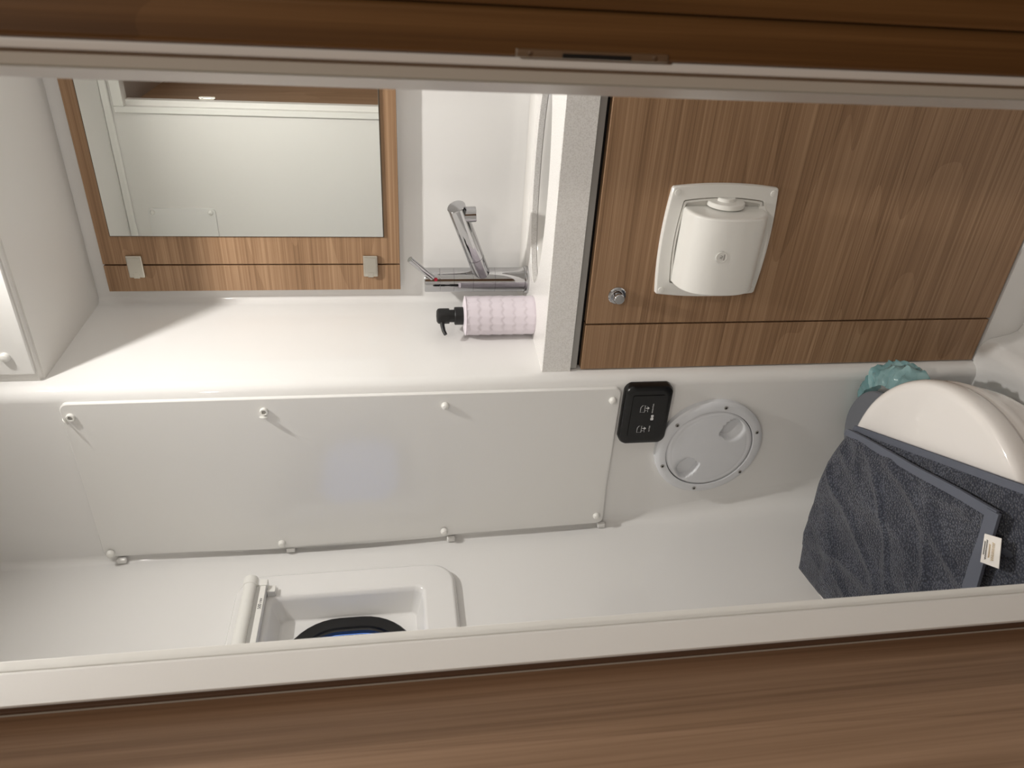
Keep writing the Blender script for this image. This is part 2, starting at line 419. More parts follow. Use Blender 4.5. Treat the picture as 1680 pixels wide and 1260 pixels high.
def rim(y0, y1, z0, z1, r, x): return yz_ring(y0, y1, z0, z1, r, x)
Y0, Y1, Z0, Z1 = 0.656, 1.027, -0.020, 0.230
R = [rim(Y0, Y1, Z0, Z1, 0.104, -1.168), rim(Y0, Y1, Z0, Z1, 0.104, -1.160), rim(Y0 + .003, Y1 - .003, Z0 + .003, Z1 - .003, 0.101, -1.157),
     rim(Y0 + .026, Y1 - .026, Z0 + .026, Z1 - .026, 0.078, -1.1565), rim(Y0 + .028, Y1 - .028, Z0 + .028, Z1 - .028, 0.076, -1.161),
     rim(Y0 + .032, Y1 - .032, Z0 + .032, Z1 - .032, 0.072, -1.162), rim(Y0 + .033, Y1 - .033, Z0 + .033, Z1 - .033, 0.071, -1.172), rim(Y0 + .033, Y1 - .033, Z0 + .033, Z1 - .033, 0.071, -1.19)]
obj('rim', loft(R, False, False), BLACK, w1, label='black oval window rim')
obj('pane', loft([rim(Y0 + .033, Y1 - .033, Z0 + .033, Z1 - .033, 0.071, -1.170), rim(Y0 + .033, Y1 - .033, Z0 + .033, Z1 - .033, 0.071, -1.174)]), GLASS, w1, label='glass pane with blue dusk outside')

# roller blind cassette above the port light
rb = thing('roller_blind', (-1.09, 0.84, 0.25), 'white roller blind cassette above the port light', 'blind')
XB = hx(0.28) + 0.020
obj('roller_tube', cyl((XB + 0.018, 0.60, 0.293), (XB + 0.018, 1.062, 0.293), 0.0125, n=28), PLAST, rb)
obj('end_cap', cyl((XB + 0.018, 1.060, 0.293), (XB + 0.018, 1.081, 0.293), 0.0142, n=28, bev=0.003), PLAST, rb)
obj('end_cap', cyl((XB + 0.018, 0.582, 0.293), (XB + 0.018, 0.602, 0.293), 0.0142, n=28, bev=0.003), PLAST, rb)
pb = obj('pull_bar', box(XB + 0.006, XB + 0.024, 0.60, 1.060, 0.262, 0.273, 0.0015), PLAST, rb)
obj('bar_cap', box(XB + 0.004, XB + 0.026, 1.056, 1.072, 0.260, 0.275, 0.002), PLAST, rb)
obj('cloth_slot', box(XB + 0.008, XB + 0.021, 0.60, 1.058, 0.273, 0.281, 0), ALU, rb, label='grey slot with rolled cloth')
obj('bracket', box(XB, XB + 0.014, 1.050, 1.066, 0.246, 0.262, 0.0015), PLAST, rb)
obj('bracket', box(XB, XB + 0.008, 1.058, 1.076, 0.262, 0.302, 0.0015), PLAST, rb)
text('size_print', '500 rev', 0.0085, INKD, pb, (XB + 0.0242, 1.012, 0.2675), (0, 1, 0), (0, 0, 1))

# ------------------------------------------------------------------ screwed sheet on the back wall
def dome_cap(parent, c, nrm, r=0.0078):
    cap = obj('screw_cap', lathe([(r, -0.001), (r, 0.003), (r * .92, 0.0055), (r * .7, 0.0078), (r * .35, 0.0088), (0.0004, 0.0091)], c, nrm, 20), PLAST, parent)
    return cap
def open_cap(parent, c, nrm, flap):
    r = 0.0078
    cap = obj('screw_cap', lathe([(r, -0.001), (r, 0.004), (r * .85, 0.006), (r * .55, 0.006), (r * .5, 0.002)], c, nrm, 20, cap1=True), PLAST, parent, label='open white screw cap with flipped lid')
    a = Vector(nrm)
    obj('screw', lathe([(r * .5, 0.0022), (r * .4, 0.0036), (0.0015, 0.0040)], c, nrm, 12), ALU, cap)
    f = Vector(flap); ctr = Vector(c) + f.normalized() * (r * 1.15) + a * 0.0075
    side = a.cross(f).normalized()
    nn = (f.normalized() * 0.75 + a * 0.25).normalized()
    obj('flap', lathe([(0.0004, -0.001), (r * .9, -0.0008), (r * .95, 0.0006), (r * .6, 0.0022), (0.0004, 0.0028)], ctr, nn, 20), PLAST, cap)
    return cap
ap = thing('access_sheet', (-0.94, YP, -0.43), 'large white plastic sheet screwed to the wall with round caps', 'panel')
outl = rrect(-1.118, -0.752, -0.434, 0.597, 0.014, 6)
def sheet_pt(x, z, y):
    if x < -1.0:                                  # left edge springs off the wall a little and follows the hull
        t = (-1.0 - x) / 0.118
        x = x + max(0, (hx(z) + 0.006 + 0.012) - (-1.118)) * t * (1 if z < -0.1 else .3)
        y = y - 0.010 * t * t * (0.6 + 0.4 * math.sin(z * 9))
    return (x, y, z)
def dens(pts, m=24):
    out = []
    for (a, b), (c, d) in zip(pts, pts[1:] + pts[:1]):
        k = max(1, int(math.hypot(c - a, d - b) / 0.05))
        for i in range(k): out.append((a + (c - a) * i / k, b + (d - b) * i / k))
    return out
ol = dens(outl)
inn = lambda s: [((x + 0.935) * s - 0.935 if 0 else x + (0.0015 if x < -0.935 else -0.0015) * s, z + (0.0015 if z < 0.08 else -0.0015) * s) for x, z in ol]
R = [[sheet_pt(x, z, YP) for x, z in ol], [sheet_pt(x, z, 1.1935) for x, z in ol], [sheet_pt(x, z, 1.192) for x, z in inn(1)]]
# fan the front in strips so it can curve
bm = loft(R, True, False)
bm.verts.ensure_lookup_table()
top = [v for v in bm.verts][-len(ol):]
bmesh.ops.contextual_create(bm, geom=top)
obj('sheet', bm, PLATE, ap, angle=25)
zc = [0.581, 0.249, -0.086, -0.418]
open_cap(ap, (-0.779, 1.1925, zc[0]), (0, -1, 0), (-0.5, 0, 0.9))
open_cap(ap, (-0.779, 1.1925, zc[1]), (0, -1, 0), (-1.0, 0, 0.15))
for z in zc[2:]: dome_cap(ap, (-0.779, 1.1925, z), (0, -1, 0))
for z, x in zip(zc, (-1.104, -1.102, -1.095, -1.074)): dome_cap(ap, (x, 1.1855, z), (0, -1, 0))
for z in zc:
    x = hx(z) + 0.004
    obj('clip', box(x - 0.002, x + 0.010, 1.1835, 1.1935, z - 0.024, z - 0.006, 0.003), PLATE, ap)

# ------------------------------------------------------------------ overhead locker above the niche
ol_ = thing('overhead_locker', (-0.3, 1.36, 0.612), 'white overhead locker box with bright screwed front above the mirror', 'locker')
bm = box(-0.7275, 0.42, 1.235, 1.483, 0.612, CEIL, 0)
for v in bm.verts:
    if v.co.z < 0.7: v.co.z = 0.628 if v.co.y < 1.3 else 0.603      # underside slopes gently to the back
es = [e for e in bm.edges if abs(e.verts[0].co.z - 0.628) < 1e-4 and abs(e.verts[1].co.z - 0.628) < 1e-4 and e.verts[0].co.y < 1.3 and e.verts[1].co.y < 1.3]
bmesh.ops.bevel(bm, geom=es, offset=0.006, segments=3, affect='EDGES')
obj('body', bm, GELM, ol_)
bm = box(-0.710, 0.40, 1.228, 1.235, 0.636, CEIL - 0.02, 0.0015)
obj('front_sheet', bm, PLATE, ol_)
for z in (0.674, 0.80): dome_cap(ol_, (-0.674, 1.2285, z), (0, -1, 0), 0.0088)
for x in (-0.35, 0.0): dome_cap(ol_, (x, 1.2285, 0.674), (0, -1, 0), 0.0088)

# ------------------------------------------------------------------ mirror cabinet
mc = thing('mirror_cabinet', (-0.4, 1.5, -0.01), 'walnut veneer wall cabinet with a mirror door and two metal latches', 'cabinet')
obj('carcass', box(-0.6545, 0.05, 1.4735, 1.4836, -0.006, 0.567), GEL, mc)
md = obj('door', box(-0.5985, 0.06, 1.460, 1.474, -0.008, 0.570, 0.001), WOODM, mc)
obj('strip', box(-0.6565, -0.6015, 1.460, 1.474, -0.008, 0.570, 0.001), WOODM, mc)
obj('gap', box(-0.6012, -0.5988, 1.4685, 1.4742, -0.006, 0.568), GAP, mc)
# mirror: slightly ragged lower edge, dark edge line
obj('mirror', box(-0.5385, 0.0, 1.4560, 1.4603, 0.0245, 0.5430, 0.0004), MIRROR, md, label='frameless mirror glass')
bm = new()
for (x0, x1, z0, z1) in ((-0.5395, 0.001, 0.0225, 0.0243), (-0.5397, -0.5387, 0.0225, 0.5435), (-0.5395, 0.001, 0.5432, 0.5442)):
    box(x0, x1, 1.4567, 1.4602, z0, z1, bm=bm)
obj('mirror_edge', bm, MEDGE, md, label='worn dark mirror edge')
for zt in (0.509, 0.0525):
    la = obj('latch', box(-0.6245, -0.5785, 1.4525, 1.4602, zt - 0.0148, zt + 0.0148, 0.0022), SATIN, mc, label='square satin metal latch')
    obj('cover', box(-0.6175, -0.5825, 1.4508, 1.4530, zt - 0.0118, zt + 0.0118, 0.0008), SATIN, la)
    obj('catch', box(-0.6245, -0.6135, 1.4500, 1.4530, zt - 0.0055, zt + 0.0055, 0.0006), SATIN, la)

# ------------------------------------------------------------------ worktop with inset basin
wt = thing('worktop', (-0.2, 1.36, -0.333), 'thick white speckled stone worktop with an oval inset basin', 'worktop')
BC = (-0.40, 1.377); BA, BB = 0.205, 0.074
ZT, ZBm = -0.276, -0.333
nE = 64
def ell(a, b, z, dz=0): return [(BC[0] + a * math.cos(2 * PI * i / nE), BC[1] + b * math.sin(2 * PI * i / nE), z) for i in range(nE)]
x0, x1, y0, y1 = -0.7285, 0.42, 1.2235, 1.484
def onrect(i, e=0.0):
    t = 2 * PI * i / nE; c, s = math.cos(t), math.sin(t)
    # project outwards from the basin centre to the rectangle
    k = min(((x1 - e - BC[0]) / c) if c > 1e-9 else ((x0 + e - BC[0]) / c) if c < -1e-9 else 1e9,
            ((y1 - e - BC[1]) / s) if s > 1e-9 else ((y0 + e - BC[1]) / s) if s < -1e-9 else 1e9)
    return (BC[0] + c * k, BC[1] + s * k)
bm = new()
orr = [onrect(i) for i in range(nE)]
# snap nearest samples to the corners
for cx_, cy_ in ((x0, y0), (x0, y1), (x1, y0), (x1, y1)):
    k = min(range(nE), key=lambda i: (orr[i][0] - cx_) ** 2 + (orr[i][1] - cy_) ** 2); orr[k] = (cx_, cy_)
ins = [(x, max(y, y0 + 0.0015)) for x, y in orr]
rings = [[(x, y, ZBm) for x, y in orr], [(x, y, ZT - 0.0015) for x, y in orr], [(x, y, ZT) for x, y in ins],
         ell(BA, BB, ZT), ell(BA - 0.001, BB - 0.001, ZT - 0.001), ell(BA - 0.001, BB - 0.001, ZT - 0.012)]
loft(rings, False, False, bm=bm)
obj('slab', bm, STONE, wt, angle=30)
prof = [(1.02, -0.012), (0.995, -0.013), (0.97, -0.020), (0.93, -0.05), (0.85, -0.085), (0.70, -0.112), (0.45, -0.122), (0.12, -0.125)]
obj('basin', loft([ell(BA * s, BB * s, ZT + h) for s, h in prof], False, True), BASIN, wt)
obj('waste', lathe([(0.016, 0), (0.016, 0.002), (0.010, 0.0022), (0.009, 0.001)], (BC[0], BC[1], ZT - 0.1252), (0, 0, 1), 24), CHROME, wt)
bm = loft([[(x, 1.4835 - 0.012 + 0.012 * math.sin(k / 6 * PI / 2), ZT + 0.012 - 0.012 * math.cos(k / 6 * PI / 2)) for k in range(7)] for x in (-0.69, 0.41)], closed=False)
obj('back_fillet', bm, BASIN, wt)

# ------------------------------------------------------------------ faucet
FX, FY = -0.627, 1.442
fa = thing('faucet', (FX, FY, ZT), 'chrome mixer tap with angled swivel spout and pin lever', 'faucet')
obj('base_ring', lathe([(0.0285, 0), (0.0290, 0.002), (0.0285, 0.008), (0.026, 0.009)], (FX, FY, ZT), (0, 0, 1), 40), CHROME, fa)
rB = 0.0255
g = 0.0006
prof = [(rB, 0.009)]
for h in (0.072, 0.118, 0.158):
    prof += [(rB, h - 0.0006), (rB - g, h - 0.0003), (rB - g, h + 0.0003), (rB, h + 0.0006)]
prof += [(rB, 0.1865)]
obj('body', lathe(prof, (FX, FY, ZT), (0, 0, 1), 48), CHROME, fa)
hd = obj('head', lathe([(rB - 0.001, 0.1865), (rB, 0.1885), (rB, 0.2165), (rB - 0.0012, 0.2185), (0.001, 0.2190)], (FX, FY, ZT), (0, 0, 1), 48), CHROME, fa)
p0 = Vector((FX + 0.010, FY - 0.012, ZT + 0.190)); p1 = Vector((FX + 0.044, FY - 0.050, ZT + 0.252))
lv0 = Vector((FX + 0.013, FY - 0.020, ZT + 0.203)); lv1 = Vector((-0.565, 1.402, -0.027))
obj('lever', cyl(lv0, lv1, 0.0062, n=20, bev=0.0008), CHROME, hd)
dn = Vector((0.30, -0.95, 0)).normalized()
obj('hot_mark', lathe([(0.0001, 0), (0.0040, 0.0001), (0.0036, 0.0008), (0.0002, 0.001)], Vector((FX, FY, ZT + 0.196)) + Vector((0.42, -0.907, 0)) * (rB - 0.0002), (0.42, -0.907, 0), 16), RED, hd, label='small red and blue temperature dot')
s0 = Vector((FX, FY, ZT + 0.093)); s1 = Vector((-0.449, 1.380, ZT + 0.160))
sd = (s1 - s0).normalized()
sj = s0 + sd * 0.066
obj('spout', cyl(s0 + sd * 0.005, sj, 0.0178, n=36), CHROME, fa)
sp2 = obj('spout', lathe([(0.0168, 0), (0.0168, 0.0012), (0.0178, 0.0014), (0.0178, (s1 - sj).length - 0.001), (0.0168, (s1 - sj).length), (0.0005, (s1 - sj).length + 0.0001)], sj, sd, 36), CHROME, fa)
nz = s1 - sd * 0.021
obj('nozzle', lathe([(0.0150, 0.004), (0.0150, 0.031), (0.0142, 0.0325), (0.011, 0.0325), (0.0105, 0.029)], nz, (0.06, -0.03, -1), 32), CHROME, sp2)

# ------------------------------------------------------------------ soap dispenser
SX, SY = -0.6675, 1.352
sd_ = thing('soap_dispenser', (SX, SY, ZT), 'pale lilac faceted soap dispenser with a black pump', 'soap dispenser')
bm = new(); nr, na = 66, 112
r0, hb = 0.0408, 0.1395
NB, NF = 6, 16
rings = []
for k in range(nr + 1):
    z = hb * k / nr; ring = []
    for i in range(na):
        th = 2 * PI * i / na
        u = (th / (2 * PI) * NF) % 1.0
        tri = abs(u - 0.5) * 2
        t = (z / hb * NB + 0.26 * tri)
        f = t - math.floor(t)
        edge = min(1.0, z / 0.004, (hb - z) / 0.003)
        facet = 1.0 / math.cos((u - 0.5) * 2 * PI / NF) * math.cos(PI / NF)
        d = 0.0013 * (1 - f) * min(1, f / 0.12)
        ring.append((SX + (r0 * facet - 0.0016 + d * max(0, edge)) * math.cos(th), SY + (r0 * facet - 0.0016 + d * max(0, edge)) * math.sin(th), ZT + z))
    rings.append(ring)
rings.append([(SX + 0.0405 * math.cos(2 * PI * i / na), SY + 0.0405 * math.sin(2 * PI * i / na), ZT + hb + 0.0012) for i in range(na)])
rings.append([(SX + 0.030 * math.cos(2 * PI * i / na), SY + 0.030 * math.sin(2 * PI * i / na), ZT + hb + 0.004) for i in range(na)])
rings.append([(SX + 0.013 * math.cos(2 * PI * i / na), SY + 0.013 * math.sin(2 * PI * i / na), ZT + hb + 0.005) for i in range(na)])
obj('bottle', loft(rings, bm=bm), LILAC, sd_, angle=50)
zt = ZT + hb + 0.004
obj('collar', lathe([(0.0175, 0), (0.0182, 0.001), (0.0182, 0.017), (0.0170, 0.0185), (0.012, 0.0185)], (SX, SY, zt), (0, 0, 1), 36), BLACKM, sd_)
obj('neck', cyl((SX, SY, zt + 0.018), (SX, SY, zt + 0.030), 0.0128, n=28), BLACKM, sd_)
ph = obj('pump_head', lathe([(0.0152, 0.029), (0.0158, 0.030), (0.0158, 0.048), (0.0148, 0.052), (0.011, 0.0545), (0.0005, 0.0552)], (SX, SY, zt), (0, 0, 1), 36), BLACKM, sd_)
dv = Vector((-0.62, -0.78, 0)).normalized()
c0 = Vector((SX, SY, zt + 0.044))
obj('spout', tube([c0 + dv * 0.010, c0 + dv * 0.022 + Vector((0, 0, -0.0005)), c0 + dv * 0.033 + Vector((0, 0, -0.0025)), c0 + dv * 0.041 + Vector((0, 0, -0.006))], [0.0048, 0.0044, 0.004, 0.0036], 14), BLACKM, ph)

# ------------------------------------------------------------------ base cabinet
bc = thing('base_cabinet', (-0.2, 1.3, PLINTH), 'walnut veneer base cabinet under the worktop', 'cabinet')
obj('body', box(-0.7255, 0.415, 1.243, 1.48, PLINTH, -0.350), GAP, bc)
obj('rail', box(-0.7255, 0.415, 1.2290, 1.26, -0.347, ZBm - 0.0006, 0.0008), ALU, bc, label='grey metal rail below the worktop')
cdr = obj('door', box(-0.6255, 0.10, 1.2250, 1.2425, PLINTH + 0.002, -0.3545, 0.0012), WOODX, bc)
obj('filler_panel', box(-0.7255, -0.6290, 1.2250, 1.2425, PLINTH + 0.002, -0.3545, 0.0012), WOODX, bc)
kn = obj('knob', lathe([(0.0172, 0), (0.0172, 0.0025), (0.0155, 0.004), (0.0118, 0.0045), (0.0112, 0.006)], (-0.5665, 1.2252, -0.4075), (0, -1, 0), 36), CHROME, cdr, label='round chrome push latch')
obj('push_button', lathe([(0.0100, 0), (0.0100, 0.016), (0.0090, 0.0175), (0.0005, 0.0180)], (-0.5665, 1.2225, -0.4075), (0, -1, 0), 32), CHROME, kn)

# ------------------------------------------------------------------ toilet paper holder
tpx0, tpx1, tpz0, tpz1 = -0.5640, -0.3545, -0.6785, -0.4755
tp = thing('paper_holder', (-0.459, 1.2245, -0.678), 'white recessed toilet paper holder with a rounded cover on the cabinet door', 'paper holder')
def bulged(s, y, b=0.0065, n=18, r=0.010):
    """square outline whose four sides bow outwards"""
    cx_, cz_ = (tpx0 + tpx1) / 2, (tpz0 + tpz1) / 2
    hw, hh = (tpx1 - tpx0) / 2 - 0.0035, (tpz1 - tpz0) / 2 - 0.0035
    hw, hh = hw - s, hh - s
    pts = []
    base = [(1, -1), (1, 1), (-1, 1), (-1, -1)]
    for q in range(4):
        ax, az = base[q]; bx_, bz_ = base[(q + 1) % 4]
        for i in range(n):
            t = 0.012 + 0.976 * i / (n - 1)
            px = (ax + (bx_ - ax) * t) * hw; pz = (az + (bz_ - az) * t) * hh
            bow = b * (1 - (2 * t - 1) ** 2)
            nx, nz_ = (az - bz_), (bx_ - ax)
            l = math.hypot(nx, nz_); nx, nz_ = -nx / l, -nz_ / l
            pts.append((cx_ + px + nx * bow, y, cz_ + pz + nz_ * bow))
    return pts
yF = 1.2250
fr_ = loft([bulged(0, yF), bulged(0, yF - 0.006), bulged(0.0015, yF - 0.0085), bulged(0.004, yF - 0.0095), bulged(0.0225, yF - 0.0095, 0.006), bulged(0.0230, yF - 0.0090, 0.006),
            bulged(0.0232, yF - 0.0020, 0.006), bulged(0.0248, yF - 0.0020, 0.006), bulged(0.0250, yF - 0.0080, 0.006), bulged(0.0285, yF - 0.0080, 0.006), bulged(0.0300, yF - 0.0006, 0.005)], True, True)
obj('frame', fr_, PLAST, tp)
for sx in (tpx0 + 0.0125, tpx1 - 0.0125):
    for sz in (tpz0 + 0.0125, tpz1 - 0.0125):
        obj('screw_cap', lathe([(0.0056, 0), (0.0056, 0.0006), (0.0050, 0.0012), (0.0003, 0.0016)], (sx, yF - 0.0094, sz), (0, -1, 0), 20), PLAST, tp)
# rounded cover: barrel with axis along x
cxa, cxb = -0.5360, -0.3925
zA, zB = -0.5040, -0.6520
def barrel(s=1.0, n=28):
    out = []
    for i in range(n + 1):
        t = i / n
        ang = PI * t
        z = (zA + zB) / 2 + (zA - zB) / 2 * s * math.copysign(abs(math.cos(ang)) ** 0.80, math.cos(ang))
        y = yF - 0.003 - 0.074 * s * abs(math.sin(ang)) ** 0.62
        out.append((y, z))
    return out
rings = []
for x, s in ((cxa, 0.90), (cxa + 0.0006, 0.955), (cxa + 0.002, 0.985), (cxa + 0.0045, 1.0), (cxb - 0.0045, 1.0), (cxb - 0.002, 0.985), (cxb - 0.0006, 0.955), (cxb, 0.90)):
    rings.append([(x, y, z) for y, z in barrel(s)])
cov = obj('cover', loft(rings, True, True), PLAST, tp, angle=50)
bc_ = Vector((-0.460, yF - 0.0762, -0.5610))
bd = obj('badge', lathe([(0.0106, -0.002), (0.0106, 0.0012), (0.0100, 0.0018), (0.0092, 0.0018), (0.0090, 0.0014), (0.0002, 0.0014)], bc_, (0, -1, 0.0), 32), PLAST, cov, label='small embossed maker badge')
bm = new()
yb_ = bc_.y - 0.0016
tube([(bc_.x + a * 0.001, yb_, bc_.z + b * 0.001) for a, b in ((-3, -1), (-1.6, 3), (0.4, 2.5), (-0.6, -0.5), (1.4, -2), (3.2, 2))], 0.00045, 6, bm)
box(bc_.x - 0.0055, bc_.x + 0.0055, yb_ - 0.0002, yb_ + 0.0003, bc_.z - 0.0052, bc_.z - 0.0042, bm=bm)
obj('badge_mark', bm, INKG, cov)
n_ = 40
tube([(bc_.x + 0.0106 * math.cos(2 * PI * i / n_), bc_.y - 0.0002, bc_.z + 0.0106 * math.sin(2 * PI * i / n_)) for i in range(n_ + 1)], 0.00035, 5, bm := new())
obj('badge_ring', bm, INKG, cov)
# pivot dial at the right end
dl = obj('dial', lathe([(0.0330, 0), (0.0335, 0.001), (0.0335, 0.0075), (0.0325, 0.0085), (0.0295, 0.0090), (0.0003, 0.0090)], (-0.3900, yF - 0.006, -0.581), (1, 0, 0), 40), PLAST, tp)
obj('dial_grip', lathe([(0.017, 0), (0.017, 0.005), (0.0158, 0.006), (0.0003, 0.006)], (-0.3812, yF - 0.004, -0.581), (1, 0, 0), 32), PLAST, dl)
# lower cheek of the cover
rings = []
for x in [(-0.555 + 0.165 * i / 14) for i in range(15)]:
    q = (x + 0.4725) / 0.0825
    d = 0.022 * (1 - q * q)
    e_ = math.sqrt(max(0.0, 1 - q * q))
    rings.append([(x, yF - 0.005, zB + 0.004), (x, yF - 0.012 - 0.022 * e_, zB + 0.010), (x, yF - 0.011 - 0.022 * e_, zB - 0.002 - 0.010 * e_), (x, yF - 0.004, zB - 0.004 - 0.014 * e_)])
obj('cheek', loft(rings), PLAST, tp)

# ------------------------------------------------------------------ flush panel (black)
fp = thing('flush_panel', (-0.812, YP, -0.545), 'black flush control panel with white toilet symbols', 'control panel')
def blk(s, y, b=0.006):
    pts = []
    n = 10
    x0_, x1_, z0_, z1_ = -0.8795 + s, -0.7455 - s, -0.5395 + s, -0.4405 - s
    for i in range(n + 1):       # top, left to right
        t = i / n; pts.append((x0_ + (x1_ - x0_) * t, y, z1_ + 0.0 * t))
    r = []
    base = rrect(x0_, x1_, z0_, z1_, 0.014, 8)
    out = []
    for x, z in base:
        k = (x - (x0_ + x1_) / 2) / ((x1_ - x0_) / 2)
        kz = (z - (z0_ + z1_) / 2) / ((z1_ - z0_) / 2)
        out.append((x + math.copysign(b * (1 - kz * kz) * abs(k), k), y, z))
    return out
obj('case', loft([blk(0, YP), blk(0, YP - 0.012), blk(0.002, YP - 0.0165), blk(0.006, YP - 0.0190), blk(0.013, YP - 0.0195)]), BLACK, fp)
pl = obj('face', loft([[(x, y_, z) for x, z in rrect(-0.862, -0.763, -0.522, -0.456, 0.004, 4)] for y_ in (YP - 0.0190, YP - 0.0212)]), BLACK, fp)
fy = YP - 0.0215
def icon(cx_, cz_, name):
    bm = new()
    k = 0.0052
    P = lambda a, b: (cx_ + a * k, fy, cz_ + b * k)
    r = 0.00036
    tube([P(-1.6, -0.2), P(-1.6, 1.5), P(0.5, 1.5), P(1.4, 0.9), P(1.4, -0.2), P(-1.6, -0.2)], r, 5, bm)
    tube([P(-0.9, -0.2), P(-0.9, -0.8), P(-0.5, -1.4), P(-1.6, -1.5)], r, 5, bm)
    tube([P(1.4, -0.2), P(1.0, -1.2), P(0.4, -1.4)], r, 5, bm)
    tube([P(0.2, -0.6), P(0.2, -1.7)], r * 2.4, 5, bm)
    tube([P(-0.3, -1.3), P(0.2, -2.0), P(0.7, -1.3)], r * 1.5, 5, bm)
    obj(name, bm, INKW, pl)
icon(-0.7930, -0.4820, 'toilet_symbol'); icon(-0.8420, -0.4820, 'toilet_symbol')
text('flush_print', 'standard flush', 0.0040, INKW, pl, (-0.7930, fy, -0.4995), (1, 0, 0), (0, 0, 1))
text('flush_print', 'eco flush', 0.0040, INKW, pl, (-0.8420, fy, -0.4995), (1, 0, 0), (0, 0, 1))
bm = new()
bm = loft([[(x, fy + d, z) for x, z in rrect(-0.8215, -0.8150, -0.5045, -0.4985, 0.0012, 3)] for d in (0.0003, -0.0001)])
join(bm, lathe([(0.0001, 0), (0.0030, 0.0001), (0.0030, 0.0003), (0.0001, 0.0004)], (-0.8115, fy + 0.0003, -0.5015), (0, -1, 0), 14))
obj('lamp_symbol', bm, INKW, pl)

# ------------------------------------------------------------------ inspection hatch
HC = Vector((-0.9055, YP, -0.6440))
ih = thing('inspection_hatch', (HC.x, YP, HC.z - 0.117), 'round grey-white screw-in inspection hatch', 'hatch')
RO, RI = 0.1165, 0.0945
obj('ring', lathe([(RO, -0.001), (RO, 0.011), (RO - 0.004, 0.0145), (RO - 0.010, 0.0155), (RI + 0.003, 0.0160), (RI + 0.0010, 0.0155), (RI + 0.0006, 0.002), (RI - 0.012, 0.002)], HC, (0, -1, 0), 72), PLASTG, ih)
obj('joint', lathe([(RI + 0.0006, 0.0030), (RI - 0.004, 0.0030), (RI - 0.004, 0.0025)], HC, (0, -1, 0), 72, cap0=False, cap1=False), GAP, ih)
# screw-in lid with two finger grips
rings = []
nA, nR = 120, 40
def lid_h(px, pz):
    rr = math.hypot(px, pz) / RI
    h = 0.0150 + 0.0015 * (1 - rr * rr) + (-0.0035 * max(0, (rr - 0.94) / 0.06) ** 2)
    if 0.86 < rr < 0.89: h -= 0.0004
    for sgn in (1, -1):
        a = math.radians(-40)
        ux, uz = math.cos(a) * sgn, math.sin(a) * sgn        # radial axis of the grip
        vx, vz = -uz, ux
        r_ = (px * ux + pz * uz) / RI; t_ = (px * vx + pz * vz) / RI
        # teardrop pocket: steep wall on the +t side, long ramp on the -t side, opening at the outer end
        lr = (r_ - 0.66) / 0.26
        if abs(lr) < 1:
            wdt = math.sqrt(1 - lr * lr)
            hi = 0.10 + 0.12 * wdt; lo = -0.05 - 0.32 * wdt
            if lo < t_ < hi:
                ramp = (t_ - lo) / (hi - lo)
                d = min(1.0, ramp / 0.78); d = d * d * (3 - 2 * d)
                wall = min(1.0, (hi - t_) / 0.05)
                h -= 0.026 * d * wall * min(1, wdt * 1.4)
    return h
bm = new()
c = bm.verts.new((HC.x, YP - lid_h(0, 0), HC.z)); prev = None
for k in range(1, nR + 1):
    r = (RI - 0.0006) * k / nR
    cur = []
    for i in range(nA):
        px, pz = r * math.cos(2 * PI * i / nA), r * math.sin(2 * PI * i / nA)
        cur.append(bm.verts.new((HC.x + px, YP - lid_h(px, pz), HC.z + pz)))
    for i in range(nA):
        j = (i + 1) % nA
        if prev is None: bm.faces.new((c, cur[i], cur[j]))
        else: bm.faces.new((prev[i], cur[i], cur[j], prev[j]))
    prev = cur
obj('lid', bm, PLASTG, ih, angle=60)
for i in range(6):
    a = math.radians(52 + 60 * i)
    sp = HC + Vector((math.cos(a) * 0.1050, 0, math.sin(a) * 0.1050))
    s_ = obj('screw', lathe([(0.0042, 0.0140), (0.0042, 0.0168), (0.0030, 0.0174), (0.0012, 0.0170)], sp, (0, -1, 0), 16), ALU, ih)
    obj('recess', lathe([(0.0022, 0.0168), (0.0021, 0.0177), (0.0002, 0.0177)], sp, (0, -1, 0), 6), GAP, s_)

# ------------------------------------------------------------------ toilet
TX, TY, TR = -0.707, 0.753, 0.195
ZL = -0.770
to = thing('toilet', (TX - 0.1, TY, PLINTH), 'white ceramic toilet with closed rounded lid', 'toilet')
XBK = -0.965
def dee(r, z, xb=XBK, cx_=TX, cy_=TY, n=40, dz=None):
    pts = []
    for i in range(n + 1):
        t = -PI / 2 + PI * i / n
        pts.append((cx_ + r * math.cos(t), cy_ + r * math.sin(t)))
    cr = min(0.05, r * 0.4)
    for k in range(0, 7):
        t = PI / 2 + PI / 2 * k / 6
        pts.append((xb + cr + cr * math.cos(t), cy_ + r - cr + cr * math.sin(t)))
    for k in range(0, 7):
        t = PI + PI / 2 * k / 6
        pts.append((xb + cr + cr * math.cos(t), cy_ - r + cr + cr * math.sin(t)))
    return [(x, y, z) for x, y in pts]
obj('bowl', loft([dee(0.118, PLINTH, -1.0, TX - 0.06), dee(0.118, PLINTH + 0.02, -1.0, TX - 0.06), dee(0.112, PLINTH + 0.10, -1.0, TX - 0.05), dee(0.128, PLINTH + 0.20, -1.0, TX - 0.03),
                  dee(0.160, -0.93, -1.0, TX - 0.01), dee(0.180, -0.87, -1.0), dee(0.187, -0.845, -1.0), dee(0.187, -0.828, -1.0)]), CERAM, to, angle=60)
seat = obj('seat', loft([dee(0.179, -0.8290), dee(0.179, -0.8262), dee(0.1925, -0.8250), dee(0.1945, -0.8160), dee(0.1925, -0.8075), dee(0.179, -0.8065), dee(0.179, -0.8035)]), CERAM, to, angle=60)
